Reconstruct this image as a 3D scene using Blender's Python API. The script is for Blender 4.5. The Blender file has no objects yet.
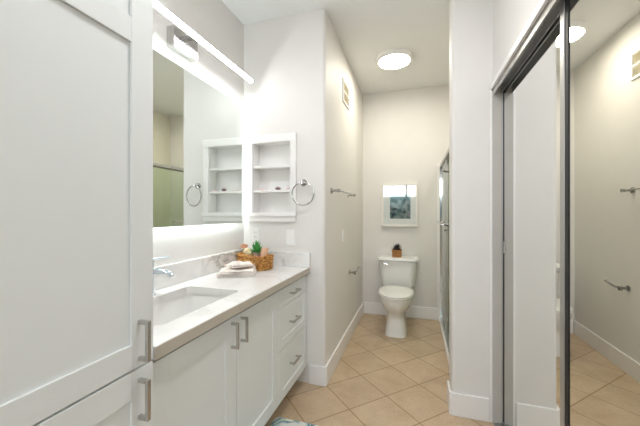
import bpy, bmesh, math, random
from mathutils import Vector, Matrix, noise
random.seed(7)
SC = bpy.context.scene
COL = SC.collection
PI = math.pi

# ------------------------------------------------------------------ camera, world, daylight, exposure
cam_d = bpy.data.cameras.new('camera'); cam = bpy.data.objects.new('camera', cam_d); COL.objects.link(cam)
cam.location = (0, 0, 1.265); cam.rotation_euler = (PI/2, 0, 0.301)
cam_d.sensor_width = 36; cam_d.lens = 304.4/640*36; cam_d.clip_start = 0.02
SC.camera = cam
SC.view_settings.view_transform = 'Standard'; SC.view_settings.look = 'None'
SC.view_settings.gamma = 1; SC.view_settings.use_curve_mapping = False
SC.view_settings.exposure = 1.64
w = bpy.data.worlds.new('sky'); SC.world = w; w.use_nodes = True
bgn = w.node_tree.nodes['Background']; bgn.inputs[0].default_value = (.72, .84, 1, 1); bgn.inputs[1].default_value = 1.2
BAR_E, LED_E, LAMP_E, FILL_AISLE_E = 10.5, 7.5, 15.0, 21.0
DAY_W = 14.0
def area(name, loc, rot, sx, sy, watts, color):
    l = bpy.data.lights.new(name, 'AREA'); l.shape = 'RECTANGLE'; l.size = sx; l.size_y = sy; l.energy = watts; l.color = color
    o = bpy.data.objects.new(name, l); COL.objects.link(o); o.location = loc; o.rotation_euler = rot; return o
area('daylight', (-.05, -3.06, 2.1), (PI/2, 0, 0), 2.1, .55, DAY_W, (.93, .97, 1))     # sky light entering through the window behind the camera

# ------------------------------------------------------------------ materials
def lin(c): return tuple(((v+.055)/1.055)**2.4 if v > .04045 else v/12.92 for v in c)
def hx(s): return lin(tuple(int(s[i:i+2], 16)/255 for i in (0, 2, 4)))
class NT:
    def __init__(s, name):
        s.m = bpy.data.materials.new(name); s.m.use_nodes = True; s.t = s.m.node_tree
        s.b = s.t.nodes['Principled BSDF']; s.out = s.t.nodes['Material Output']
    def n(s, typ, **kw):
        x = s.t.nodes.new(typ)
        for k, v in kw.items(): setattr(x, k, v)
        return x
    def l(s, a, b): s.t.links.new(a, b)
    def co(s, scale=(1,1,1), rot=(0,0,0), loc=(0,0,0)):
        c = s.n('ShaderNodeTexCoord'); m = s.n('ShaderNodeMapping')
        m.inputs['Scale'].default_value = scale; m.inputs['Rotation'].default_value = rot; m.inputs['Location'].default_value = loc
        s.l(c.outputs['Object'], m.inputs[0]); return m.outputs[0]
    def noise(s, vec, scale, detail=2, rough=.5, dist=0):
        x = s.n('ShaderNodeTexNoise'); s.l(vec, x.inputs['Vector']); x.inputs['Scale'].default_value = scale
        x.inputs['Detail'].default_value = detail; x.inputs['Roughness'].default_value = rough; x.inputs['Distortion'].default_value = dist; return x.outputs['Fac']
    def ramp(s, fac, stops):
        r = s.n('ShaderNodeValToRGB'); e = r.color_ramp.elements
        while len(e) < len(stops): e.new(.5)
        for k, (p, c) in zip(e, stops): k.position = p; k.color = (*c, 1)
        s.l(fac, r.inputs[0]); return r.outputs[0]
    def mix(s, f, a, b, mode='MIX'):
        x = s.n('ShaderNodeMix', data_type='RGBA', blend_type=mode)
        for i, v in ((0, f), (6, a), (7, b)):
            if hasattr(v, 'is_linked') or hasattr(v, 'links'): s.l(v, x.inputs[i])
            else: x.inputs[i].default_value = v if i == 0 else (*v, 1)
        return x.outputs[2]
    def math(s, op, a, b=None):
        x = s.n('ShaderNodeMath', operation=op)
        for i, v in ((0, a), (1, b)):
            if v is None: continue
            if hasattr(v, 'links'): s.l(v, x.inputs[i])
            else: x.inputs[i].default_value = v
        return x.outputs[0]
    def bump(s, h, strength, dist=.01):
        x = s.n('ShaderNodeBump'); x.inputs['Strength'].default_value = strength; x.inputs['Distance'].default_value = dist
        s.l(h, x.inputs['Height']); s.l(x.outputs[0], s.b.inputs['Normal'])
def simple(name, col, rough=.5, metal=0, var=.03, vs=8, bump=0, bs=60, coat=0, spec=.5):
    t = NT(name); v = t.co()
    if var:
        f = t.noise(v, vs, 3)
        c = t.ramp(f, [(.3, tuple(x*(1-var) for x in col)), (.7, tuple(min(1, x*(1+var)) for x in col))]); t.l(c, t.b.inputs['Base Color'])
    else: t.b.inputs['Base Color'].default_value = (*col, 1)
    t.b.inputs['Roughness'].default_value = rough; t.b.inputs['Metallic'].default_value = metal
    t.b.inputs['Specular IOR Level'].default_value = spec
    if coat: t.b.inputs['Coat Weight'].default_value = coat; t.b.inputs['Coat Roughness'].default_value = .05
    if bump: t.bump(t.noise(v, bs, 2), bump, .004)
    return t.m
def emis(name, col, e):
    t = NT(name); t.b.inputs['Base Color'].default_value = (.9, .9, .9, 1)
    t.b.inputs['Emission Color'].default_value = (*col, 1); t.b.inputs['Emission Strength'].default_value = e; return t.m
def m_tile():
    t = NT('floor_tile'); s = .3055
    v = t.co(rot=(0, 0, PI/4), loc=(0, 0, 0)); 
    x = t.n('ShaderNodeSeparateXYZ'); t.l(v, x.inputs[0])
    # lattice vertex on the floor at (-.185, 2.145); rotate it the same way as the mapping does
    ca = math.cos(PI/4); ox = ca*(-.185) - ca*2.145; oy = ca*(-.185) + ca*2.145
    cells, edges = [], []
    for out, o in ((0, ox), (1, oy)):
        q = t.math('DIVIDE', t.math('SUBTRACT', x.outputs[out], o), s)
        cells.append(t.math('FLOOR', q)); fr = t.math('FRACT', q)
        edges.append(t.math('MINIMUM', fr, t.math('SUBTRACT', 1, fr)))
    ed = t.math('MINIMUM', edges[0], edges[1])
    g = t.n('ShaderNodeMapRange'); g.interpolation_type = 'SMOOTHSTEP'; t.l(ed, g.inputs[0])
    g.inputs[1].default_value = .006; g.inputs[2].default_value = .016; g.inputs[3].default_value = 0; g.inputs[4].default_value = 1
    cb = t.n('ShaderNodeCombineXYZ'); t.l(cells[0], cb.inputs[0]); t.l(cells[1], cb.inputs[1])
    wn = t.n('ShaderNodeTexWhiteNoise', noise_dimensions='3D'); t.l(cb.outputs[0], wn.inputs[0])
    cloud = t.noise(t.co(), 5, 5, .6, .4); fine = t.noise(t.co(), 60, 3)
    a = t.ramp(cloud, [(.3, hx('bda383')), (.5, hx('cab194')), (.72, hx('d6c0a2'))])
    a = t.mix(.18, a, t.ramp(fine, [(.35, hx('ab9170')), (.65, hx('d8c4a0'))]))
    tone = t.ramp(wn.outputs[0], [(0, (.90, .90, .90)), (1, (1, 1, 1))])
    a = t.mix(1, a, tone, 'MULTIPLY')
    t.l(t.mix(g.outputs[0], hx('957a58'), a), t.b.inputs['Base Color'])
    t.b.inputs['Roughness'].default_value = .38
    t.bump(t.math('ADD', g.outputs[0], t.math('MULTIPLY', cloud, .25)), .25, .004)
    return t.m
def m_marble(name, k):
    t = NT(name); v = t.co(scale=(1, 1, 1.6), rot=(.3, .2, .5))
    n1 = t.noise(v, 2.6, 7, .62, 1.3); ridge = t.math('ABSOLUTE', t.math('SUBTRACT', n1, .5))
    vein = t.ramp(ridge, [(0, (.42, .41, .40)), (.012, (.60, .59, .58)), (.06, (1, 1, 1))])
    n2 = t.noise(v, 1.7, 4); amt = t.ramp(n2, [(.40, (0, 0, 0)), (.58, (1, 1, 1))])
    base = t.ramp(t.noise(v, 4, 4), [(.3, hx('e6e4e0')), (.7, hx('efeeeb'))])
    am = t.n('ShaderNodeRGBToBW'); t.l(amt, am.inputs[0])
    t.l(t.mix(t.math('MULTIPLY', am.outputs[0], k), base, t.mix(1, base, vein, 'MULTIPLY')), t.b.inputs['Base Color'])
    t.b.inputs['Roughness'].default_value = .18; return t.m
def m_glass(name, tint, spec=.03):
    t = NT(name); tr = t.n('ShaderNodeBsdfTransparent'); gl = t.n('ShaderNodeBsdfGlossy'); fr = t.n('ShaderNodeLayerWeight'); fr.inputs[0].default_value = .5; mx = t.n('ShaderNodeMixShader')
    tr.inputs[0].default_value = (*tint, 1); gl.inputs['Roughness'].default_value = .01
    t.l(t.math('ADD', t.math('MULTIPLY', t.math('POWER', fr.outputs['Facing'], 5), .9), spec), mx.inputs[0]); t.l(tr.outputs[0], mx.inputs[1]); t.l(gl.outputs[0], mx.inputs[2]); t.l(mx.outputs[0], t.out.inputs[0]); return t.m
def m_wicker():
    t = NT('wicker'); v = t.co(scale=(45, 45, 160))
    t.l(t.ramp(t.noise(v, 1.2, 3), [(.30, hx('5f3510')), (.46, hx('b9782e')), (.62, hx('e6b468'))]), t.b.inputs['Base Color'])
    t.b.inputs['Roughness'].default_value = .55; return t.m
def m_art():
    t = NT('garden_print'); c = t.n('ShaderNodeTexCoord'); s = t.n('ShaderNodeSeparateXYZ'); t.l(c.outputs['Generated'], s.inputs[0])
    v = t.co(scale=(1, 1, 1)); n1 = t.noise(v, 22, 5, .65, .6); n2 = t.noise(v, 9, 3)
    leaf = t.ramp(n1, [(.38, hx('16222b')), (.47, hx('3b5a57')), (.54, hx('7d8f86')), (.6, hx('8a6a70')), (.68, hx('c2d3d6'))])
    skyc = t.ramp(n2, [(.35, hx('7fa6b0')), (.65, hx('c6dade'))])
    h = t.math('ADD', s.outputs[2], t.math('MULTIPLY', t.math('SUBTRACT', n2, .5), 1.1))
    f = t.ramp(h, [(.45, (0, 0, 0)), (.72, (1, 1, 1))]); b = t.n('ShaderNodeRGBToBW'); t.l(f, b.inputs[0])
    t.l(t.mix(b.outputs[0], leaf, skyc), t.b.inputs['Base Color']); t.b.inputs['Roughness'].default_value = .6; return t.m
def m_mat():
    t = NT('bath_mat_pile'); v = t.co(); n1 = t.noise(v, 11, 2, .5, .8)
    c = t.ramp(n1, [(.38, hx('e4e6e0')), (.45, hx('9fb9c0')), (.52, hx('4c7d92')), (.58, hx('b9cbb9')), (.66, hx('e8e6dc'))])
    t.l(c, t.b.inputs['Base Color']); t.b.inputs['Roughness'].default_value = .95; t.bump(t.noise(v, 260, 2), .8, .004); return t.m
def m_wood(name, a, b):
    t = NT(name); v = t.co(scale=(18, 18, 90)); t.l(t.ramp(t.noise(v, 1.2, 4, .6, .4), [(.3, a), (.7, b)]), t.b.inputs['Base Color'])
    t.b.inputs['Roughness'].default_value = .5; return t.m
M = {}
M['wall'] = simple('wall_paint', hx('e4e1dc'), .55, var=.008, bump=.10, bs=140)
M['ceil'] = simple('ceiling_paint', hx('eef0ef'), .8, var=.006, bump=.08, bs=120)
M['trim'] = simple('trim_paint', hx('f1efec'), .35, var=.006)
M['cab'] = simple('cabinet_paint', hx('e9ecea'), .35, var=.008, vs=5)
M['dark'] = simple('shadow_gap', (.03, .028, .026), .8, var=.05)
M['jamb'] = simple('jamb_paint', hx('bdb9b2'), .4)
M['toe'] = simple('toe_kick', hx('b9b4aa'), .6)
M['tile'] = m_tile(); M['quartz'] = m_marble('quartz', .3); M['splash'] = m_marble('quartz_splash', .8)
M['edge'] = simple('quartz_edge', hx('c4bcae'), .3, var=.03)
M['chrome'] = simple('chrome', (.78, .79, .81), .08, 1, var=.02)
M['nickel'] = simple('brushed_nickel', (.56, .55, .53), .25, 1, var=.05, vs=40)
M['bronze'] = simple('dark_nickel', (.22, .215, .20), .25, 1)
M['satin'] = simple('satin_nickel', (.40, .39, .37), .16, 1)
M['ringmetal'] = simple('polished_nickel', (.55, .54, .53), .1, 1)
M['tap'] = simple('tap_chrome', (.60, .66, .72), .1, 1)
M['alu'] = simple('aluminium', (.56, .56, .555), .42, 1, var=.03)
M['mirror'] = simple('mirror_silver', (.84, .89, .86), .0, 1, var=0)
M['closetmirror'] = simple('closet_mirror_silver', (.86, .86, .83), .0, 1, var=0)
M['black'] = simple('matte_black', (.012, .012, .013), .5, var=.05)
M['glass'] = m_glass('shower_glass', (.89, .945, .88)); M['clear'] = m_glass('clear_glass', (.97, .98, .98), .05)
M['porc'] = simple('porcelain', hx('efeeea'), .10, var=.004, coat=.3)
M['seat'] = simple('seat_plastic', hx('efeee9'), .2, var=.004)
M['bar'] = emis('led_bar_light', (.975, .96, 1), BAR_E); M['led'] = emis('led_strip_light', (.86, .95, 1), LED_E); M['lamp'] = emis('lamp_diffuser', (1, .95, .82), LAMP_E); M['fill_aisle'] = emis('fill_diffuser_aisle', (.965, .96, 1), FILL_AISLE_E); M['fill_shower'] = emis('fill_diffuser_shower', (1, .95, .86), 26.0)
M['plate'] = simple('switch_plastic', hx('f0efec'), .3, var=.004); M['slot'] = simple('slot_plastic', (.12, .12, .12), .5)
M['wicker'] = m_wicker()
M['towel'] = simple('terry_cloth', hx('f8ede4'), .95, var=.04, vs=30, bump=.8, bs=420)
M['leaf'] = simple('succulent_leaf', hx('459a48'), .45, var=.3, vs=30); M['leafdark'] = simple('dark_leaf', hx('262c2e'), .5, var=.3, vs=30)
M['pinkpot'] = simple('pink_ceramic', hx('e9cbc0'), .4); M['peach'] = simple('peach_fabric', hx('e9bfa0'), .9, var=.12, vs=60)
M['rose'] = simple('rose_soap', hx('e8b796'), .7, var=.15, vs=50); M['cream'] = simple('cream_sponge', hx('ead6ac'), .95, var=.15, vs=90, bump=.8, bs=200)
M['straw'] = simple('straw_shred', hx('d6b87c'), .8, var=.15, vs=60); M['palemint'] = simple('pale_cloth', hx('dfe4dc'), .9, var=.05)
M['woodpot'] = m_wood('pot_wood', hx('8a5a2b'), hx('b98448')); M['art'] = m_art(); M['paper'] = simple('mat_board', hx('ecece8'), .8, var=.01)
M['frame'] = simple('frame_white', hx('ece8e0'), .4, var=.01); M['mat'] = m_mat()
M['vent'] = simple('vent_paint', hx('e6dfcb'), .5); M['shell'] = simple('shell_brown', hx('86696a'), .5, var=.3, vs=80); M['shellpink'] = simple('shell_pink', hx('e9cfcb'), .5, var=.1, vs=80)
M['sky_block'] = simple('sky_block_grey', hx('5c6a70'), .9)
M['showertile'] = simple('shower_surround', hx('e0dccb'), .3, var=.02)

# ------------------------------------------------------------------ mesh helpers
class MB:
    def __init__(s): s.v = []; s.f = []
    def add(s, vs, fs):
        o = len(s.v); s.v += [tuple(x) for x in vs]; s.f += [tuple(i+o for i in f) for f in fs]; return s
    def box(s, x0, x1, y0, y1, z0, z1):
        return s.add([(x0,y0,z0),(x1,y0,z0),(x1,y1,z0),(x0,y1,z0),(x0,y0,z1),(x1,y0,z1),(x1,y1,z1),(x0,y1,z1)],
                     [(0,3,2,1),(4,5,6,7),(0,1,5,4),(1,2,6,5),(2,3,7,6),(3,0,4,7)])
    def loft(s, rings, cap0=True, cap1=True):
        n = len(rings[0]); vs = [p for r in rings for p in r]; fs = []
        for k in range(len(rings)-1):
            for i in range(n):
                j = (i+1) % n; fs.append((k*n+i, k*n+j, (k+1)*n+j, (k+1)*n+i))
        if cap0: fs.append(tuple(range(n-1, -1, -1)))
        if cap1: fs.append(tuple((len(rings)-1)*n+i for i in range(n)))
        return s.add(vs, fs)
    def prism(s, poly, z0, z1): return s.loft([[(x, y, z0) for x, y in poly], [(x, y, z1) for x, y in poly]])
    def tube(s, pts, r, n=10, closed=False, cap=True):
        pts = [Vector(p) for p in pts]; R = r if isinstance(r, (list, tuple)) else [r]*len(pts); rings = []; m = len(pts); nx = None
        for i, p in enumerate(pts):
            a = pts[(i-1) % m] if closed or i > 0 else p; b = pts[(i+1) % m] if closed or i < m-1 else p
            d = (b-a).normalized()
            if nx is None: nx = d.orthogonal().normalized()
            nx = (nx - d*nx.dot(d)).normalized(); by = d.cross(nx)
            rings.append([p + (nx*math.cos(2*PI*k/n) + by*math.sin(2*PI*k/n))*R[i] for k in range(n)])
        if closed:
            # pick the roll that joins best
            best = min(range(n), key=lambda k: (rings[0][k]-rings[-1][0]).length)
            rings.append(rings[0][best:]+rings[0][:best]); return s.loft(rings, False, False)
        return s.loft(rings, cap, cap)
    def lathe(s, prof, c=(0,0,0), n=32, axis='z'):
        rings = []
        for r, h in prof:
            ring = []
            for k in range(n):
                a = 2*PI*k/n; p = (r*math.cos(a), r*math.sin(a), h)
                if axis == 'x': p = (h, p[0], p[1])
                if axis == 'y': p = (p[1], h, p[0])
                ring.append((c[0]+p[0], c[1]+p[1], c[2]+p[2]))
            rings.append(ring)
        return s.loft(rings)
    def cyl(s, a, b, r, n=20): return s.tube([a, b], r, n)
    def xf(s, fn): s.v = [tuple(fn(Vector(p))) for p in s.v]; return s
def obj(name, mb, mat, parent=None, smooth=None, bevel=0, seg=2, sub=0):
    me = bpy.data.meshes.new(name); me.from_pydata(mb.v, [], mb.f)
    bm = bmesh.new(); bm.from_mesh(me); bmesh.ops.recalc_face_normals(bm, faces=bm.faces); bm.to_mesh(me); bm.free()
    me.materials.append(mat); o = bpy.data.objects.new(name, me); COL.objects.link(o)
    if parent: o.parent = parent; o.matrix_parent_inverse = Matrix.Translation(-parent.location)   # every mesh is laid out in room coordinates
    if smooth is not None:
        for p in me.polygons: p.use_smooth = True
        me.set_sharp_from_angle(angle=math.radians(smooth))
    if bevel:
        b = o.modifiers.new('edge', 'BEVEL'); b.width = bevel; b.segments = seg; b.limit_method = 'ANGLE'; b.angle_limit = math.radians(40)
        if smooth is None:
            for p in me.polygons: p.use_smooth = True
            me.set_sharp_from_angle(angle=math.radians(60)); b.harden_normals = True
    if sub:
        q = o.modifiers.new('smooth', 'SUBSURF'); q.levels = sub; q.render_levels = sub
    return o
def tag(o, label, cat, group=None, kind=None):
    o['label'] = label; o['category'] = cat
    if group: o['group'] = group
    if kind: o['kind'] = kind
    return o
def thing(name, loc, label, cat, group=None):
    o = bpy.data.objects.new(name, None); COL.objects.link(o); o.location = loc; o.empty_display_size = .05
    return tag(o, label, cat, group)
def struct(name, mb, mat, parent=None, **kw):
    o = obj(name, mb, mat, parent, **kw)
    if parent is None: o['kind'] = 'structure'
    return o
def rrect(x0, x1, y0, y1, r, n=5):
    P = []
    for cx, cy, a0 in ((x1-r, y1-r, 0), (x0+r, y1-r, PI/2), (x0+r, y0+r, PI), (x1-r, y0+r, 3*PI/2)):
        for k in range(n+1):
            a = a0 + PI/2*k/n; P.append((cx+r*math.cos(a), cy+r*math.sin(a)))
    return P
def arc(cx, cy, r, a0, a1, n=8): return [(cx+r*math.cos(a0+(a1-a0)*k/n), cy+r*math.sin(a0+(a1-a0)*k/n)) for k in range(n+1)]

# ------------------------------------------------------------------ room shell
CH = 2.765
WX, AY, HX, FY = -1.301, 2.14, -.626, 3.846       # vanity wall, alcove wall, hall wall, far wall
struct('floor', MB().box(-1.45, 1.75, -3.15, 4.0, -.08, 0), M['tile'])
struct('ceiling', MB().box(-1.45, 1.75, -3.15, 4.0, CH, CH+.08), M['ceil'])
struct('wall_left', MB().box(WX-.12, WX, -3.1, AY+.1, 0, CH), M['wall'])
# alcove + hall wall: one solid with a rounded outer corner and a niche hole
NX0, NX1, NZ0, NZ1 = -1.219, -.893, 1.262, 1.815
r = .022
corner = arc(HX-r, AY+r, r, -PI/2, 0)
full = [(WX, AY)] + corner + [(HX, FY+.1), (WX, FY+.1)]
a = MB().prism(full, 0, NZ0).prism(full, NZ1, CH)
a.prism([(NX1, AY)] + corner + [(HX, FY+.1), (NX1, FY+.1)], NZ0, NZ1)
a.box(WX, NX0, AY, FY+.1, NZ0, NZ1); a.box(NX0, NX1, AY+.1, FY+.1, NZ0, NZ1)
struct('wall_alcove', a, M['wall'], smooth=40)
struct('wall_far', MB().box(HX, 1.4, FY, FY+.12, 0, CH), M['wall'])
# pier between closet and shower
PX, PY, PB = .222, 2.072, 2.22
pier = arc(PX+r, PB-r, r, PI/2, PI) + arc(PX+r, PY+r, r, PI, 3*PI/2) + [(1.2, PY), (1.2, PB)]
struct('wall_pier', MB().prism(pier, 0, CH), M['wall'], smooth=40)
SX = .275
struct('wall_shower_return', MB().box(SX, SX+.09, PB, 2.62, 0, CH), M['wall'])
struct('wall_shower', MB().box(1.12, 1.22, PB, FY, 0, CH), M['showertile'])
struct('wall_right', MB().box(.452, .585, .06, PY, 2.035, CH), M['wall'])
struct('wall_closet_back', MB().box(1.15, 1.25, .0, PY, 0, CH), M['wall'])
struct('wall_closet_end', MB().box(.452, 1.7, -.04, .06, 0, CH), M['wall'])
struct('wall_room', MB().box(1.62, 1.74, -3.1, -.04, 0, CH), M['wall'])
wb = MB().box(-1.42, -1.1, -3.12, -3.0, 0, CH).box(1.0, 1.74, -3.12, -3.0, 0, CH).box(-1.1, 1.0, -3.12, -3.0, 0, 1.05).box(-1.1, 1.0, -3.12, -3.0, 2.38, CH)
struct('wall_back', wb, M['wall'])
wf = MB().box(-1.1, 1.0, -3.05, -2.98, 1.05, 1.10).box(-1.1, 1.0, -3.05, -2.98, 2.33, 2.38).box(-1.1, 1.0, -3.05, -2.99, 1.76, 1.80)
wf.box(-1.1, -1.05, -3.05, -2.98, 1.10, 2.33).box(.95, 1.0, -3.05, -2.98, 1.10, 2.33).box(-.29, -.23, -3.05, -2.99, 1.10, 2.33)
struct('window_1', wf, M['trim'])
struct('wall_sky_block', MB().box(-4, 4, -4.2, -4.1, -.1, 1.85), M['sky_block'])  # unseen slab added to block the sky behind the lower panes

# baseboards
def base(name, pts, z1=.142):
    # pts: outer face line of the wall, boards stand .014 proud to the side given by the polygon
    return struct(name, MB().prism(pts, 0, z1), M['trim'], bevel=.004)
T = .014
base('baseboard_alcove', [(-.745, AY), (-.745, AY-T), (HX+T-.012, AY-T), (HX+T, AY-T+.012), (HX+T, FY-T), (HX, FY-T), (HX, AY+.01), (HX-.01, AY)])
base('baseboard_far', [(HX+T, FY), (HX+T, FY-T), (SX-.02, FY-T), (SX-.02, FY)])
base('baseboard_pier', [(.435, PY), (PX+.012, PY), (PX, PY+.012), (PX, PB-.01), (PX-T, PB-.01), (PX-T, PY-.002), (PX-.002, PY-T), (.435, PY-T)])
base('baseboard_shower', [(SX, PB+.002), (SX-T, PB+.002), (SX-T, 2.62), (SX, 2.62)])

# ------------------------------------------------------------------ shower front
curb = struct('kerb_shower', MB().box(SX-.006, SX+.09, 2.62, FY, 0, .055), M['trim'], bevel=.004)
sj = struct('trim_shower_jamb', MB().box(SX-.02, SX+.008, FY-.03, FY, 0, 1.84), M['trim'])
sh = thing('shower_enclosure', (SX+.05, 3.3, .055), 'framed glass shower enclosure with aluminium header beside the toilet nook', 'shower enclosure')
obj('header_dark_strip', MB().box(SX+.010, SX+.068, 2.622, FY-.036, 1.7905, 1.803), M['bronze'], sh)  # header's dark underside painted in as a thin strip
obj('header_rail', MB().box(SX+.008, SX+.07, 2.622, FY-.002, 1.8035, 1.833), M['alu'], sh, bevel=.003)
obj('bottom_track', MB().box(SX+.008, SX+.07, 2.622, FY-.002, .0555, .075).box(SX+.035, SX+.04, 2.622, FY-.002, .075, .09), M['alu'], sh)
obj('jamb', MB().box(SX+.008, SX+.068, FY-.035, FY-.001, .0755, 1.789), M['chrome'], sh)
obj('jamb', MB().box(SX+.008, SX+.07, 2.622, 2.642, .0755, 1.789), M['alu'], sh)
obj('glass_panel', MB().box(SX+.046, SX+.052, 2.645, 3.34, .078, 1.80), M['glass'], sh)
gp = obj('glass_door', MB().box(SX+.020, SX+.026, 3.24, FY-.036, .078, 1.80), M['glass'], sh)
obj('edge_frame', MB().box(SX+.016, SX+.030, 3.232, 3.244, .078, 1.788), M['alu'], gp)
tb = obj('towel_bar', MB().tube([(SX+.02, 3.02, 1.16), (SX-.03, 3.02, 1.16), (SX-.03, 3.72, 1.16), (SX+.02, 3.72, 1.16)], .008, 10), M['chrome'], gp, smooth=50)
kn = thing('robe_hook', (SX, 2.54, 1.585), 'small chrome robe hook beside the shower opening', 'hook')
obj('flange', MB().cyl((SX-.0005, 2.54, 1.585), (SX-.009, 2.54, 1.585), .024), M['bronze'], kn, smooth=40, bevel=.002)
obj('peg', MB().tube([(SX-.009, 2.54, 1.585), (SX-.045, 2.54, 1.585), (SX-.06, 2.54, 1.592)], [.008, .007, .009], 12), M['bronze'], kn, smooth=50)
kn = thing('robe_hook', (SX, 2.57, 1.15), 'small chrome double hook low beside the shower glass', 'hook')
obj('flange', MB().cyl((SX-.0005, 2.57, 1.15), (SX-.009, 2.57, 1.15), .02), M['bronze'], kn, smooth=40)
for dz in (-.018, .018):
    obj('peg', MB().tube([(SX-.009, 2.57, 1.15+dz*.4), (SX-.035, 2.57, 1.15+dz), (SX-.052, 2.57, 1.15+dz*1.3)], [.007, .006, .008], 10), M['bronze'], kn, smooth=50)

# ------------------------------------------------------------------ closet
struct('trim_closet_header', MB().box(.438, .452, .06, PY-.001, 2.010, 2.046), M['trim'], bevel=.003)
struct('trim_closet_jamb', MB().box(.436, .450, PY-.012, PY, 0, 2.008), M['trim'], bevel=.003)
struct('trim_closet_lining', MB().box(.450, .585, PY-.014, PY, 0, 2.034), M['jamb'])
ct = thing('closet_track', (.51, 1.06, 2.0), 'aluminium double track over the mirrored sliding closet doors', 'door track')
tr = MB().box(.452, .545, .062, PY-.015, 2.030, 2.034)
obj('channel', MB().box(.456, .545, .062, PY-.015, 2.0225, 2.0298), M['alu'], ct)
for x0 in (.4525, .4937, .520): tr.box(x0, x0+.0026, .062, PY-.015, 1.976, 2.030)
obj('upper_rail', tr, M['alu'], ct)
br = MB().box(.452, .545, .062, PY-.015, .0005, .006)
for x0 in (.478, .4937): br.box(x0, x0+.003, .062, PY-.015, .006, .014)
obj('lower_rail', br, M['alu'], ct)
def mirror_door(x, y0, y1, label, st=.030, gk=.022, z1=2.012):
    t = thing('mirrored_closet_door', (x+.003, (y0+y1)/2, .016), label, 'sliding door', 'mirrored closet doors')
    obj('mirror_panel', MB().box(x, x+.002, y0+.010, y1-.010, .03, z1-.012), M['closetmirror'], t)
    obj('backing', MB().box(x+.0021, x+.0035, y0+.010, y1-.010, .03, z1-.012), M['black'], t)
    for ya, yb in ((y0, y0+.012), (y1-st, y1)):
        obj('side_stile', MB().box(x-.006, x-.0003, ya, yb, .016, z1), M['alu'], t, bevel=.002)
    if gk: obj('black_strip', MB().box(x-.003, x-.0002, y1-st-gk, y1-st-.0002, .03, z1-.012), M['black'], t)  # black strip next to the leading stile
    obj('top_rail', MB().box(x-.004, x-.0003, y0+.0121, y1-st-gk-.001, z1-.014, z1), M['alu'], t)
    obj('bottom_rail', MB().box(x-.004, x-.0003, y0+.0121, y1-st-gk-.001, .016, .03), M['alu'], t)
    return t
rear = mirror_door(.5035, 1.08, PY-.017, 'rear mirrored sliding closet door that meets the wall pier', .012, .006)
obj('pull', MB().box(.4975, .503, 2.008, 2.024, 1.03, 1.10), M['chrome'], rear)
mirror_door(.490, .08, 1.262, 'front mirrored sliding closet door reflecting the hall wall and its vent')

# ------------------------------------------------------------------ cabinets
def slab_frame(mb, x0, x1, ya, yb, za, zb, st, rt, rb, rec=.008, mids=()):
    """five-piece door as one closed front: stiles, rails and a recessed panel"""
    mb.box(x0, x1-rec, ya, yb, za, zb)
    mb.box(x1-rec, x1, ya, ya+st, za, zb).box(x1-rec, x1, yb-st, yb, za, zb)
    mb.box(x1-rec, x1, ya+st, yb-st, za, za+rb).box(x1-rec, x1, ya+st, yb-st, zb-rt, zb)
    for m0, m1 in mids: mb.box(x1-rec, x1, ya+st, yb-st, m0, m1)
    return mb
def pull_v(x, y, z0, z1, parent):
    w = .0055
    mb = MB().box(x+.026, x+.037, y-w, y+w, z0, z1)
    for zz in (z0, z1-.011): mb.box(x+.0005, x+.0265, y-w, y+w, zz, zz+.011)
    return obj('handle', mb, M['nickel'], parent, bevel=.0012)
def pull_h(x, y0, y1, z, parent):
    w = .0055
    mb = MB().box(x+.026, x+.037, y0, y1, z-w, z+w)
    for yy in (y0+.008, y1-.019): mb.box(x+.0005, x+.0265, yy, yy+.011, z-w, z+w)
    return obj('handle', mb, M['nickel'], parent, bevel=.0012)
FX = -.744
tc = thing('linen_cabinet', (-1.03, .42, 0), 'tall white shaker linen cabinet at the near end of the vanity', 'cabinet')
obj('body', MB().box(WX+.002, FX-.023, .10, .7225, .10, 2.42), M['cab'], tc)
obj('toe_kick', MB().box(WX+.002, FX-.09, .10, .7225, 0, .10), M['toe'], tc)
d = obj('door', slab_frame(MB(), FX-.0225, FX, .105, .719, .831, 2.40, .072, .072, .069, mids=((1.737, 1.806),)), M['cab'], tc, bevel=.0009)
pull_v(FX, .671, .849, .963, d)
d = obj('door', slab_frame(MB(), FX-.0225, FX, .105, .719, .115, .825, .072, .077, .070), M['cab'], tc, bevel=.0009)
pull_v(FX, .671, .684, .798, d)

CT0, CT1 = .823, .863
BX = -.767
vc = thing('vanity_cabinet', (-1.04, 1.43, 0), 'white shaker vanity cabinet with two doors and three drawers', 'cabinet')
obj('body', MB().box(WX+.002, BX-.021, .7245, AY-.002, .125, .60).box(WX+.002, BX-.021, 1.64, AY-.002, .60, .797).box(BX-.05, BX-.021, .7245, 1.64, .60, .797).box(WX+.002, BX-.12, 1.64, AY-.002, .797, CT0-.001), M['cab'], vc)
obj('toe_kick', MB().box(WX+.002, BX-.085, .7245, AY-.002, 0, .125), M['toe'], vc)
obj('filler_strip', MB().box(BX-.0205, BX-.004, 2.128, AY-.002, .125, CT0-.02), M['cab'], vc)
ZT, ZB = .803, .127
d = obj('door', slab_frame(MB(), BX-.0205, BX, .728, 1.199, ZB, ZT, .078, .075, .075), M['cab'], vc, bevel=.0009); pull_v(BX, 1.160, .672, .786, d)
d = obj('door', slab_frame(MB(), BX-.0205, BX, 1.203, 1.646, ZB, ZT, .075, .075, .075), M['cab'], vc, bevel=.0009); pull_v(BX, 1.236, .672, .786, d)
for za, zb, pz, rr in ((.690, ZT, .752, .026), (.442, .686, .568, .05), (ZB, .438, .300, .055)):
    d = obj('drawer', slab_frame(MB(), BX-.0205, BX, 1.650, 2.126, za, zb, .055, rr, rr), M['cab'], vc, bevel=.0009)
    pull_h(BX, 1.80, 1.93, pz, d)

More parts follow.
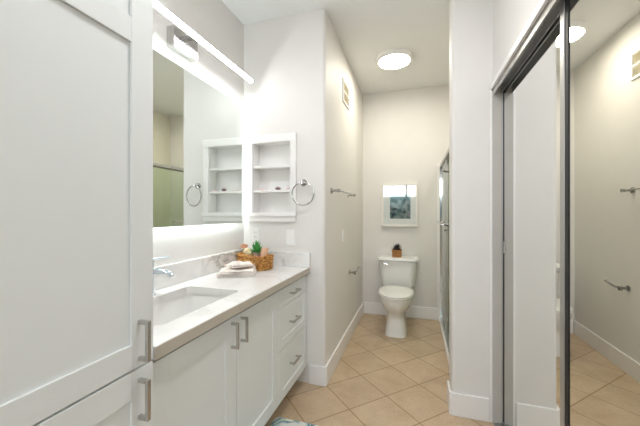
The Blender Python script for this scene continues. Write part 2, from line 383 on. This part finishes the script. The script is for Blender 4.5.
# countertop with sink cut-out
ctp = thing('vanity_countertop', (-1.02, 1.43, CT0), 'white quartz vanity countertop with grey veined backsplash', 'countertop')
def slab_with_hole(outer, hole, z0, z1):
    n = len(hole); cx = sum(p[0] for p in hole)/n; cy = sum(p[1] for p in hole)/n; x0, x1, y0, y1 = outer
    H2 = []                                         # hole outline with a point in the direction of each outer corner
    for i in range(n):
        a, b = hole[i], hole[(i+1) % n]; H2.append(a); hits = []
        for kx, ky in ((x0, y0), (x1, y0), (x1, y1), (x0, y1)):
            dx, dy = kx-cx, ky-cy; ex, ey = b[0]-a[0], b[1]-a[1]; det = ex*dy-ey*dx
            if abs(det) < 1e-12: continue
            t = ((cx-a[0])*dy-(cy-a[1])*dx)/det; px, py = a[0]+ex*t, a[1]+ey*t
            if 1e-4 < t < 1-1e-4 and (px-cx)*dx+(py-cy)*dy > 0: hits.append((t, (px, py)))
        H2 += [p for t, p in sorted(hits)]
    out = []
    for x, y in H2:
        dx, dy = x-cx, y-cy
        tx = ((x1-cx) if dx > 0 else (x0-cx))/dx if abs(dx) > 1e-9 else 1e9
        ty = ((y1-cy) if dy > 0 else (y0-cy))/dy if abs(dy) > 1e-9 else 1e9
        q = min(tx, ty); out.append((cx+dx*q, cy+dy*q))
    n = len(H2); vs = [(x, y, z) for z in (z0, z1) for P in (out, H2) for x, y in P]; fs = []
    for i in range(n):
        j = (i+1) % n
        fs += [(2*n+i, 2*n+j, 3*n+j, 3*n+i), (i, n+i, n+j, j), (n+i, 3*n+i, 3*n+j, n+j), (i, j, 2*n+j, 2*n+i)]
    return MB().add(vs, fs)
SK = (-1.185, -.862, .86, 1.385)
obj('slab', slab_with_hole((WX+.001, -.744, .7255, AY-.001), rrect(*SK, .03, 4), CT0, CT1), M['quartz'], ctp)
for ya, yb in ((.7255, 1.1862), (1.1876, AY-.001)): obj('front_edge', MB().box(-.7439, -.741, ya, yb, CT0, CT1-.0015), M['edge'], ctp)
obj('backsplash', MB().box(WX+.001, WX+.021, .7245, AY-.001, CT1+.0005, .982), M['splash'], ctp, bevel=.002)
obj('side_splash', MB().box(WX+.0215, -.738, AY-.021, AY-.001, CT1+.0005, .970), M['splash'], ctp, bevel=.002)
# undermount basin
bs = thing('undermount_sink', (-1.02, 1.12, .70), 'white rectangular undermount sink in the quartz countertop', 'sink')
rings = []
for z, e, rr in ((CT0-.001, -.006, .036), (CT0-.02, -.004, .034), (.74, .010, .05), (.70, .025, .06), (.685, .06, .06), (.680, .10, .05)):
    rings.append([(x, y, z) for x, y in rrect(SK[0]+e, SK[1]-e, SK[2]+e, SK[3]-e, rr, 6)])
outer = [[(p[0]+(p[0]+1.02)*.05, p[1]+(p[1]-1.12)*.04, p[2]-(.012 if k else 0)) for p in rg] for k, rg in enumerate(rings)]
obj('basin', MB().loft(rings, False, True).loft(outer, False, True).loft([rings[0], outer[0]], False, False), M['porc'], bs, smooth=50)
obj('drain', MB().lathe([(.0, .6805), (.024, .6805), (.026, .683), (.02, .6845), (.0, .684)], (-1.06, 1.12, 0)), M['chrome'], bs, smooth=40)
# faucet
fx, fy = -1.235, 1.175
fa = thing('faucet', (fx, fy, CT1), 'single-lever chrome faucet behind the vanity sink', 'faucet')
obj('base', MB().lathe([(.0, CT1+.0005), (.027, CT1+.0005), (.027, CT1+.006), (.02, CT1+.010), (.0, CT1+.010)], (fx, fy, 0)), M['tap'], fa, smooth=40)
obj('body', MB().lathe([(.0, CT1+.010), (.0185, CT1+.010), (.0175, .985), (.0, .985)], (fx, fy, 0)), M['tap'], fa, smooth=40)
sp = [(fx+.005, fy, .978), (fx+.05, fy, .984), (fx+.10, fy, .982), (fx+.128, fy, .972), (fx+.134, fy, .962)]
obj('spout', MB().tube(sp, [.014, .013, .012, .012, .011], 14), M['tap'], fa, smooth=50)
obj('lever', MB().lathe([(.0, .9855), (.018, .9855), (.018, 1.035), (.012, 1.04), (.0, 1.04)], (fx, fy, 0)).tube([(fx, fy, 1.036), (fx+.05, fy+.02, 1.046), (fx+.082, fy+.035, 1.049)], [.006, .0045, .0035], 10), M['tap'], fa, smooth=50)

# ------------------------------------------------------------------ vanity mirror and light
vm = thing('vanity_mirror', (-1.28, 1.41, 1.19), 'large frameless backlit mirror over the vanity', 'mirror')
MY0, MY1, MZ0, MZ1 = .775, 2.052, 1.190, 2.094
obj('mirror_glass', MB().box(-1.268, -1.262, MY0, MY1, MZ0, MZ1), M['mirror'], vm)
obj('backing', MB().box(-1.2995, -1.2685, MY0+.06, MY1-.06, MZ0+.06, MZ1-.06), M['trim'], vm)
def strip(y0, y1, z0, z1): return MB().box(-1.290, -1.276, y0, y1, z0, z1)
for bx in (strip(MY0+.06, MY1-.06, MZ0+.045, MZ0+.0595), strip(MY0+.06, MY1-.06, MZ1-.0595, MZ1-.045), strip(MY1-.0595, MY1-.045, MZ0+.06, MZ1-.06)):
    obj('light_strip', bx, M['led'], vm)
vl = thing('vanity_light', (WX, 1.44, 2.235), 'long chrome LED bar light above the vanity mirror', 'wall light')
obj('mount_box', MB().box(WX+.001, WX+.055, 1.345, 1.535, 2.18, 2.29), M['nickel'], vl, bevel=.002)
for ya, yb in ((.93, .9345), (2.0565, 2.061)): obj('end_cap', MB().box(-1.1938, -1.172, ya, yb, 2.254, 2.2754), M['alu'], vl)
obj('arm', MB().box(WX+.055, -1.206, 1.425, 1.455, 2.256, 2.272).box(-1.206, -1.2003, 1.40, 1.48, 2.254, 2.279), M['chrome'], vl)
obj('housing', MB().box(-1.200, -1.194, .93, 2.060, 2.254, 2.279).box(-1.194, -1.172, .93, 2.060, 2.2755, 2.279), M['alu'], vl)
obj('diffuser', MB().box(-1.1935, -1.174, .935, 2.056, 2.257, 2.275), M['bar'], vl, bevel=.003)

# ------------------------------------------------------------------ niche shelves and what stands on them
ns = thing('recessed_shelf', (-1.05, AY, 1.20), 'white recessed wall shelf with three compartments beside the vanity mirror', 'shelf')
fr = MB().box(-1.258, -.848, AY-.018, AY-.0005, NZ1-.006, 1.868).box(-1.258, NX0+.004, AY-.018, AY-.0005, NZ0, NZ1-.006).box(NX1-.004, -.848, AY-.018, AY-.0005, NZ0, NZ1-.006)
obj('frame', fr, M['trim'], ns, bevel=.003)
obj('sill', MB().box(-1.262, -.844, AY-.032, AY-.0005, 1.238, NZ0+.004).box(-1.254, -.852, AY-.02, AY-.0005, 1.198, 1.238), M['trim'], ns, bevel=.003)
nb = MB().box(NX0+.0005, NX1-.0005, AY+.094, AY+.0995, NZ0+.0005, NZ1-.0005)
for x0, x1 in ((NX0+.0005, NX0+.006), (NX1-.006, NX1-.0005)): nb.box(x0, x1, AY-.0004, AY+.094, NZ0+.0005, NZ1-.0005)
nb.box(NX0+.006, NX1-.006, AY-.0004, AY+.094, NZ1-.006, NZ1-.0005).box(NX0+.006, NX1-.006, AY-.0004, AY+.094, NZ0+.0005, NZ0+.006)
obj('lining', nb, M['trim'], ns)
SH = (1.442, 1.632)
for z in SH: obj('shelf_board', MB().box(NX0+.0062, NX1-.0062, AY-.004, AY+.0938, z-.016, z), M['trim'], ns, bevel=.002)
def shell_mb(c, rx, ry, rz):
    mb = MB(); rings = []
    for k in range(9):
        t = k/8; rr = math.sin(PI*min(.999, t*.94+.03)); sw = 1+.10*math.sin(t*22)
        rings.append([(c[0]+(t-.5)*2*rx, c[1]+ry*rr*sw*math.cos(a), c[2]+rz+rz*rr*sw*math.sin(a)) for a in (2*PI*i/12 for i in range(12))])
    return mb.loft(rings)
tag(obj('seashell', shell_mb((-1.018, AY+.03, SH[0]+.001), .026, .016, .0135), M['shell'], smooth=80), 'brown seashell on the middle niche shelf', 'seashell', 'shells on the niche shelf')
tag(obj('seashell', shell_mb((-1.15, AY+.03, SH[0]+.0005), .045, .014, .007), M['shellpink'], smooth=80), 'long pale pink shell nearer the mirror on the niche shelf', 'seashell', 'shells on the niche shelf')
tag(obj('seashell', shell_mb((-.935, AY+.03, SH[0]+.0005), .026, .013, .007), M['shellpink'], smooth=80), 'short pale pink shell nearer the towel ring on the niche shelf', 'seashell', 'shells on the niche shelf')

# towel ring
tr_ = thing('towel_ring', (-.79, AY, 1.495), 'round chrome towel ring beside the recessed shelf', 'towel ring')
obj('mount', MB().cyl((-.79, AY-.0005, 1.492), (-.79, AY-.008, 1.492), .026).cyl((-.79, AY-.008, 1.492), (-.79, AY-.05, 1.492), .011).cyl((-.79, AY-.046, 1.50), (-.79, AY-.046, 1.478), .014), M['ringmetal'], tr_, smooth=40)
obj('ring', MB().tube([(-.782+.083*math.cos(a)*.98, AY-.046+.012*math.cos(a), 1.406+.083*math.sin(a)) for a in (2*PI*k/48 for k in range(48))], .0055, 10, closed=True), M['ringmetal'], tr_, smooth=60)

# switches and outlets
def wall_plate(loc, axis, label, cat, name, outlet, w=.07, h=.118):
    t = thing(name, loc, label, cat); x, y, z = loc; n = (0, -1) if axis == 'y' else (1, 0)
    def bx(u0, u1, d0, d1, z0, z1):
        if axis == 'y': return MB().box(x+u0, x+u1, y-d1, y-d0, z+z0, z+z1)
        return MB().box(x+d0, x+d1, y+u0, y+u1, z+z0, z+z1)
    obj('cover_plate', bx(-w/2, w/2, .0005, .006, -h/2, h/2), M['plate'], t, bevel=.002)
    if outlet:
        for zz in (.018, -.018):
            o = obj('receptacle', bx(-.017, .017, .0055, .008, zz-.016, zz+.016), M['plate'], t, bevel=.001)
            for uu in (-.007, .007): obj('slot', bx(uu-.0012, uu+.0012, .0078, .0084, zz-.005, zz+.005), M['slot'], o)
    else:
        obj('rocker', bx(-.017, .017, .0055, .0095, -.034, .034), M['plate'], t, bevel=.0009)
    return t
wall_plate((-.897, AY, 1.08), 'y', 'white rocker light switch under the towel ring', 'light switch', 'light_switch', False)
wall_plate((-1.195, AY, 1.096), 'y', 'white wall outlet behind the wicker basket', 'outlet', 'wall_outlet', True)
wall_plate((HX, 2.72, 1.06), 'x', 'white cover plate on the hall wall between the towel bar and paper holder', 'light switch', 'light_switch', False)

# hall wall fittings
tbar = thing('towel_bar', (HX, 2.66, 1.44), 'chrome towel bar on the hall wall', 'towel bar')
for yy in (2.31, 2.95):
    obj('bracket', MB().cyl((HX+.0005, yy, 1.44), (HX+.008, yy, 1.44), .024).tube([(HX+.008, yy, 1.44), (HX+.062, yy, 1.44)], .010, 12).cyl((HX+.05, yy, 1.44), (HX+.074, yy, 1.44), .013), M['satin'], tbar, smooth=40)
obj('rod', MB().cyl((HX+.062, 2.29, 1.44), (HX+.062, 2.97, 1.44), .007), M['satin'], tbar, smooth=40)
tp = thing('toilet_paper_holder', (HX, 3.0, .675), 'empty chrome toilet paper holder on the hall wall', 'toilet paper holder')
obj('bracket', MB().cyl((HX+.0005, 3.0, .672), (HX+.008, 3.0, .672), .024).tube([(HX+.008, 3.0, .672), (HX+.06, 3.0, .672)], .010, 12).cyl((HX+.055, 3.0, .685), (HX+.055, 3.0, .655), .014), M['satin'], tp, smooth=40)
obj('arm', MB().tube([(HX+.055, 3.0, .672), (HX+.062, 3.06, .672), (HX+.066, 3.16, .69), (HX+.066, 3.175, .70)], [.009, .008, .008, .010], 12), M['satin'], tp, smooth=50)
vt = thing('air_vent', (HX, 2.83, 2.39), 'cream wall vent near the hall ceiling', 'vent')
VY0, VY1, VZ0, VZ1 = 2.70, 2.96, 2.285, 2.495
vf = MB().box(HX+.0005, HX+.012, VY0, VY1, VZ0, VZ0+.02).box(HX+.0005, HX+.012, VY0, VY1, VZ1-.02, VZ1).box(HX+.0005, HX+.012, VY0, VY0+.02, VZ0+.02, VZ1-.02).box(HX+.0005, HX+.012, VY1-.02, VY1, VZ0+.02, VZ1-.02)
vf.box(HX+.0005, HX+.012, VY0+.02, VY1-.02, 2.38, 2.395)
obj('frame', vf, M['trim'], vt)
lv = MB()
for k in range(12):
    z = VZ0+.024+k*.0142
    if 2.372 < z < 2.398: continue
    lv.add([(HX+.002, VY0+.02, z), (HX+.010, VY0+.02, z-.006), (HX+.010, VY1-.02, z-.006), (HX+.002, VY1-.02, z), (HX+.002, VY0+.02, z+.0015), (HX+.010, VY0+.02, z-.0045), (HX+.010, VY1-.02, z-.0045), (HX+.002, VY1-.02, z+.0015)],
           [(0,1,2,3),(7,6,5,4),(0,4,5,1),(1,5,6,2),(2,6,7,3),(3,7,4,0)])
obj('louver_slats', lv, M['vent'], vt)
obj('backing', MB().box(HX+.0005, HX+.0015, VY0+.02, VY1-.02, VZ0+.02, VZ1-.02), M['vent'], vt)

# ceiling light, plus two added fill lights of the same shape
def flush_light(LX, LY, mat, label, k=1):
    cl = thing('ceiling_light', (LX, LY, CH), label, 'ceiling light')
    q = lambda pr: [(r_*k, h) for r_, h in pr]
    obj('rim', MB().lathe(q([(.145, CH-.0005), (.172, CH-.0005), (.172, CH-.034), (.166, CH-.042), (.150, CH-.042), (.145, CH-.036)]), (LX, LY, 0), 64), M['trim'], cl, smooth=40)
    obj('diffuser', MB().lathe(q([(.0, CH-.046), (.07, CH-.0455), (.12, CH-.0435), (.1485, CH-.040), (.1485, CH-.036), (.0, CH-.036)]), (LX, LY, 0), 64), mat, cl, smooth=40)
flush_light(-.188, 3.02, M['lamp'], 'round flush white ceiling light over the toilet hall')
flush_light(-.22, 1.0, M['fill_aisle'], 'unseen fill light added over the vanity aisle, shaped as a ceiling disc')  # added fill, out of view, to brighten cabinets, counter and floor
flush_light(.70, 2.92, M['fill_shower'], 'small unseen fill light added inside the shower', .6)  # added fill, shines through the glass to even out the hall wall

# ------------------------------------------------------------------ framed picture
PXa, PXb, PZa, PZb = -.39, .037, 1.100, 1.622
pic = thing('framed_picture', (-.18, FY, 1.10), 'white framed garden print over the toilet', 'picture')
D0, D1 = FY-.04, FY-.001
f = MB()
for x0, x1, z0, z1 in ((PXa, PXb, PZa, PZa+.022), (PXa, PXb, PZb-.022, PZb), (PXa, PXa+.022, PZa+.022, PZb-.022), (PXb-.022, PXb, PZa+.022, PZb-.022)): f.box(x0, x1, D0, D1, z0, z1)
obj('frame', f, M['frame'], pic, bevel=.002)
obj('mat_board', MB().box(PXa+.022, PXb-.022, FY-.022, FY-.016, PZa+.022, PZb-.022), M['paper'], pic)
obj('print', MB().box(-.288, -.046, FY-.0235, FY-.0222, 1.195, 1.50), M['art'], pic)
obj('glazing', MB().box(PXa+.022, PXb-.022, FY-.033, FY-.030, PZa+.022, PZb-.022), M['clear'], pic)

# ------------------------------------------------------------------ toilet
TX = -.188
to = thing('toilet', (TX, 3.5, 0), 'white two-piece toilet against the far wall of the nook', 'toilet')
def egg(cy, w, lf, lb, z, n=40, p=2.0, ox=0):
    out = []
    for k in range(n):
        a = 2*PI*k/n; c, s = math.cos(a), math.sin(a)
        x = math.copysign(abs(c)**(2/p), c)*w; y = math.copysign(abs(s)**(2/p), s)*(lb if s > 0 else lf)
        out.append((TX+ox+x, cy+y, z))
    return out
bowl = [egg(3.44, .116, .262, .24, .0, p=4.5), egg(3.44, .114, .258, .24, .02, p=4.5), egg(3.44, .104, .245, .22, .08, p=4), egg(3.44, .093, .232, .21, .16, p=3.6), egg(3.43, .092, .226, .22, .205, p=3),
        egg(3.42, .110, .255, .22, .245, p=2.4), egg(3.40, .150, .290, .22, .295, p=2.2), egg(3.385, .174, .308, .22, .345, p=2.1), egg(3.38, .181, .315, .225, .385, p=2.1), egg(3.38, .181, .316, .225, .398, p=2.1), egg(3.38, .172, .306, .22, .403, p=2.1)]
obj('bowl', MB().loft(bowl), M['porc'], to, smooth=60)
obj('deck', MB().loft([[(x, y, z) for x, y in rrect(TX-.115, TX+.115, 3.56, 3.80, .03)] for z in (.30, .383)]), M['porc'], to, bevel=.006)
seat = [egg(3.375, .180, .315, .205, .4045, p=2.15), egg(3.375, .184, .320, .208, .409, p=2.15), egg(3.375, .184, .320, .208, .417, p=2.15), egg(3.375, .180, .315, .205, .4215, p=2.15)]
st = obj('seat', MB().loft(seat), M['seat'], to, smooth=50)
lid = [egg(3.375, .178, .312, .205, .4235, p=2.15), egg(3.375, .183, .318, .208, .429, p=2.15), egg(3.375, .180, .315, .206, .437, p=2.15), egg(3.375, .150, .27, .18, .4435, p=2.15), egg(3.375, .08, .15, .10, .446, p=2.15)]
obj('seat_lid', MB().loft(lid), M['seat'], to, smooth=60)
for s in (-1, 1): obj('hinge', MB().cyl((TX+s*.10, 3.575, .421), (TX+s*.055, 3.575, .421), .012), M['seat'], to, smooth=40)
def trr(w, y0, y1, z, r=.05): return [(TX+x, y, z) for x, y in rrect(-w, w, y0, y1, r, 8)]
tank = [trr(.168, 3.655, 3.822, .384, .04), trr(.180, 3.645, 3.828, .392, .05), trr(.190, 3.635, 3.83, .44, .055), trr(.204, 3.622, 3.832, .60, .06), trr(.212, 3.614, 3.834, .705, .06)]
obj('tank', MB().loft(tank), M['porc'], to, smooth=50)
tl = [trr(.215, 3.610, 3.835, .7055, .05), trr(.232, 3.594, 3.840, .716, .055), trr(.232, 3.594, 3.840, .738, .055), trr(.226, 3.600, 3.836, .747, .055), trr(.20, 3.63, 3.81, .749, .05)]
obj('tank_lid', MB().loft(tl), M['porc'], to, smooth=45)
fl = MB().cyl((TX-.172, 3.6225, .678), (TX-.172, 3.606, .678), .012, 16).tube([(TX-.172, 3.606, .678), (TX-.15, 3.604, .675), (TX-.115, 3.606, .669)], [.006, .006, .008], 10)
obj('flush_lever', fl, M['chrome'], to, smooth=50)

# succulent on the tank
def leaves(n, c, h, spread, w, rnd, tilt0=.15):
    mb = MB()
    for k in range(n):
        a = k*2.399+rnd.uniform(-.2, .2); q = k/max(1, n-1); til = tilt0+q*spread; L = h*(1-.25*q)*rnd.uniform(.85, 1.1)
        d = Vector((math.cos(a)*math.sin(til), math.sin(a)*math.sin(til), math.cos(til))); sd = Vector((-math.sin(a), math.cos(a), 0)); up = d.cross(sd)
        rings = []
        for t, ww in ((0, .45), (.3, .9), (.6, 1), (.85, .55), (1, .06)):
            p = Vector(c) + d*L*t + Vector((0, 0, -.12*L*t*t*math.sin(til)))
            rings.append([p+sd*w*ww*math.cos(b)+up*w*.4*ww*math.sin(b) for b in (2*PI*i/8 for i in range(8))])
        mb.loft(rings)
    return mb
sc_ = thing('potted_succulent', (-.198, 3.70, .7495), 'tiny dark plant in a square wooden pot on the toilet tank', 'potted plant')
pt = MB().loft([[(-.198+x, 3.70+y, z) for x, y in rrect(-q, q, -q, q, .006, 3)] for z, q in ((.7497, .050), (.835, .055), (.835, .047), (.82, .046))], True, True)
obj('pot', pt, M['woodpot'], sc_)
obj('foliage', leaves(26, (-.198, 3.70, .82), .095, 1.2, .011, random.Random(3)), M['leafdark'], sc_, smooth=60)

# ------------------------------------------------------------------ towels on the counter
def folded(c, ang, L, W, layers, th, seed, dome=0, wav=.004):
    """a cloth folded back and forth; the folds show on the two short ends"""
    path = []
    for k in range(layers):
        xs = [(-.5+.1*i)*L for i in range(11)]
        if k % 2: xs = xs[::-1]
        z = th*(.5+k*1.12)
        path += [(x*(1-.03*k), z) for x in xs]
        if k < layers-1:
            e = xs[-1]*(1-.03*k); s = 1 if e > 0 else -1
            path += [(e+s*th*.42, z+th*.25), (e+s*th*.55, z+th*.5), (e+s*th*.42, z+th*.78)]
    n = len(path); rows = []
    N = 18
    ca, sa = math.cos(ang), math.sin(ang)
    def place(x, y, z, k):
        q = noise.noise(Vector((x*16+seed, y*16, seed+z*4)))*wav*2.2 + noise.noise(Vector((x*45, y*45+seed, z*20)))*wav
        e = 1-min(1, (abs(y)/(W/2))**4)*.12
        zz = max(.0012, z*e + (q+dome*(1-(2*y/W)**2)*(1-(2*x/L)**2))*min(1, z/(th*1.2)))
        x += noise.noise(Vector((y*20, seed, z*30)))*.006; y += noise.noise(Vector((x*18, z*40, seed)))*.008
        return (c[0]+x*ca-y*sa, c[1]+x*sa+y*ca, c[2]+zz)
    mb = MB(); rings = []
    for j in range(N+1):
        y = (j/N-.5)*W; up, dn = [], []
        for i, (x, z) in enumerate(path):
            a = Vector(path[max(0, i-1)]); b = Vector(path[min(n-1, i+1)]); d = (b-a).normalized(); nr = Vector((-d.y, d.x))
            p1 = Vector((x, z))+nr*th*.43; p2 = Vector((x, z))-nr*th*.43
            up.append(place(p1.x, y, p1.y, i)); dn.append(place(p2.x, y, p2.y, i))
        rings.append(up+dn[::-1])
    return mb.loft(rings)
tag(obj('folded_towel', folded((-1.10, 1.730, CT1+.0005), .45, .215, .185, 4, .0095, 1.3, .003, .005), M['towel'], smooth=80), 'cream folded towel lying on the counter under a smaller one', 'towel', 'towels on the counter')
tag(obj('folded_towel', folded((-1.10, 1.748, CT1+.054), 1.0, .155, .13, 2, .0085, 5.1, .006, .008), M['towel'], smooth=80), 'smaller crumpled cream towel on top of the folded one', 'towel', 'towels on the counter')

# ------------------------------------------------------------------ basket
bc = Vector((-1.114, 1.982, CT1)); ba = math.atan2(-.42, .906)
bk = thing('wicker_basket', bc, 'oblong brown wicker basket of bath items in the counter corner', 'basket')
def bp(u, v, z): return (bc.x+u*math.cos(ba)-v*math.sin(ba), bc.y+u*math.sin(ba)+v*math.cos(ba), CT1+z)
def perim(hw, hd, rr, n):
    P = rrect(-hw, hw, -hd, hd, rr, 6); P.append(P[0]); seg = [math.dist(P[i], P[i+1]) for i in range(len(P)-1)]; tot = sum(seg); out = []
    for k in range(n):
        s = tot*k/n; i = 0
        while s > seg[i]: s -= seg[i]; i += 1
        t = s/seg[i]; out.append((P[i][0]+(P[i+1][0]-P[i][0])*t, P[i][1]+(P[i+1][1]-P[i][1])*t))
    return out
wv = MB(); NR = 7; BHt = .086
for k in range(NR):
    z = .008+k*(BHt-.008)/(NR-1); fl_ = .97+.05*k/(NR-1); n = 88; pp = perim(.138*fl_, .063*fl_, .02, n); pts = []
    for i, (x, y) in enumerate(pp):
        o = (1 if k % 2 else -1)*math.sin(i*2*PI*19/n)*.0042; L = math.hypot(x, y); pts.append(bp(x*(1+o/L), y*(1+o/L), z+.0016*math.sin(i*.9+k)))
    wv.tube(pts, .0060, 6, closed=True)
obj('woven_side', wv, M['wicker'], bk, smooth=60)
rm = MB()
for ph in (0, PI):
    pp = perim(.142, .067, .02, 96); rm.tube([bp(x, y, .096+.004*math.sin(i*2*PI*20/96+ph)) for i, (x, y) in enumerate(pp)], .005, 6, closed=True)
obj('rim', rm, M['wicker'], bk, smooth=60)
obj('bottom', MB().loft([[bp(x, y, z) for x, y in rrect(-.130, .130, -.056, .056, .018)] for z in (.0015, .006)]), M['wicker'], bk)
for s in (-1, 1):
    obj('handle', MB().tube([bp(s*(.141+.016*math.sin(t*PI)), -.03+.06*t, .088+.022*math.sin(t*PI)) for t in (k/10 for k in range(11))], .005, 8), M['wicker'], bk, smooth=60)
# filling
rnd = random.Random(11); sm = MB()
for k in range(70):
    x, y = rnd.uniform(-.11, .11), rnd.uniform(-.042, .042); z = .058+rnd.uniform(0, .022); a = rnd.uniform(0, 6.28)
    pts = []
    for i in range(7):
        pts.append(bp(max(-.110, min(.110, x+math.cos(a+i*.5)*.006*i)), max(-.047, min(.047, y+math.sin(a+i*.7)*.006*i)), z+.008*math.sin(i*1.1+k)))
    sm.tube(pts, .0018, 4)
sm.loft([[bp(x, y, z) for x, y in rrect(-.121, .121, -.047, .047, .015)] for z in (.0075, .050)])
tag(obj('straw_filling', sm, M['straw']), 'pale straw shreds filling the wicker basket', 'filling', kind='stuff')
def blob(c, r, sz, seed, amp=.15, fr=40, n=18, m=12):
    rings = []
    for j in range(1, m):
        th = PI*j/m; ring = []
        for i in range(n):
            ph = 2*PI*i/n; d = Vector((math.sin(th)*math.cos(ph), math.sin(th)*math.sin(ph), -math.cos(th))); q = 1+amp*noise.noise(d*3+Vector((seed, seed, 0)))
            ring.append((c[0]+d.x*r*q, c[1]+d.y*r*q, c[2]+d.z*r*sz*q))
        rings.append(ring)
    return MB().loft(rings)
# rose at the basket's far-left end, made of wrapped petals
rz = MB(); c0 = bp(-.136, .0, .155)
for k in range(11):
    a = k*2.399; rr = .005+.0021*k; rings = []
    for t in range(5):
        z = c0[2]+.014-.0012*k-.022*(1-t/4); e = rr*(1+.35*(t/4)**2)
        rings.append([(c0[0]+(e+q)*math.cos(a+b), c0[1]+(e+q)*math.sin(a+b), z) for q, bs_ in ((0, 1), (.0014, -1)) for b in ([-.9+.3*i for i in range(7)] if bs_ > 0 else [.9-.3*i for i in range(7)])])
    rz.loft(rings)
ro = thing('rose_soap', (c0[0], c0[1], c0[2]-.04), 'peach rose soap at the mirror end of the wicker basket', 'soap')
obj('petals', rz, M['rose'], ro, smooth=60)
obj('stem', MB().tube([(c0[0], c0[1], c0[2]-.060), (c0[0], c0[1], c0[2]-.006)], [.006, .008], 8), M['leaf'], ro)
p = bp(-.070, -.012, .114); tag(obj('bath_sponge', blob(p, .032, .8, 1.0, .3), M['cream'], smooth=80), 'cream sea sponge beside the peach rose in the basket', 'sponge')
p = bp(-.030, .024, .126); tag(obj('bath_puff', blob(p, .028, 1.0, 4.0, .25), M['palemint'], smooth=80), 'pale mesh bath puff behind the basket plant', 'bath puff')
p = bp(-.020, -.030, .108); tag(obj('loofah', blob(p, .022, .9, 7.0, .35), M['cream'], smooth=80), 'small tan loofah in front of the basket plant', 'loofah')
p = bp(.034, -.005, 0); ps = thing('potted_succulent', (p[0], p[1], CT1+.085), 'bright green succulent in a pink pot in the wicker basket', 'potted plant')
obj('pot', MB().lathe([(.0, .866+.083), (.018, .866+.083), (.025, .866+.118), (.022, .866+.118), (.02, .866+.112), (.0, .866+.112)], (p[0], p[1], 0), 24), M['pinkpot'], ps, smooth=40)
obj('foliage', leaves(19, (p[0], p[1], .974), .092, 1.15, .013, random.Random(5), .1), M['leaf'], ps, smooth=60)
# rolled peach washcloth stood up at the other end
p = bp(.098, .004, .06); rl = MB(); prof = []
for k in range(60):
    a = k*.36; rr = .007+.00036*k; prof.append((rr*math.cos(a), rr*math.sin(a)))
inn = [(x*.82, y*.82) for x, y in prof]
rl.loft([[(p[0]+x*(1+.1*t)+.010*t, p[1]+y*(1+.1*t), CT1+.085+t*.066+.004*math.sin(i*.5)*t) for i, (x, y) in enumerate(prof+inn[::-1])] for t in (0, .25, .5, .75, 1)])
tag(obj('rolled_washcloth', rl, M['peach'], smooth=60), 'peach washcloth rolled upright beside the basket plant', 'washcloth')

# ------------------------------------------------------------------ bath mat
mb = MB(); rings = []
P0 = rrect(-.815, -.30, .95, 1.712, .03, 6)
for z, e in ((.0008, .004), (.006, 0), (.014, .002), (.018, .010)):
    rings.append([(-.5575+(x+.5575)*(1-e/.25), 1.331+(y-1.331)*(1-e/.38), z) for x, y in P0])
tag(obj('bath_mat', mb.loft(rings), M['mat'], smooth=60), 'blue and white patterned bath mat at the foot of the vanity', 'bath mat')
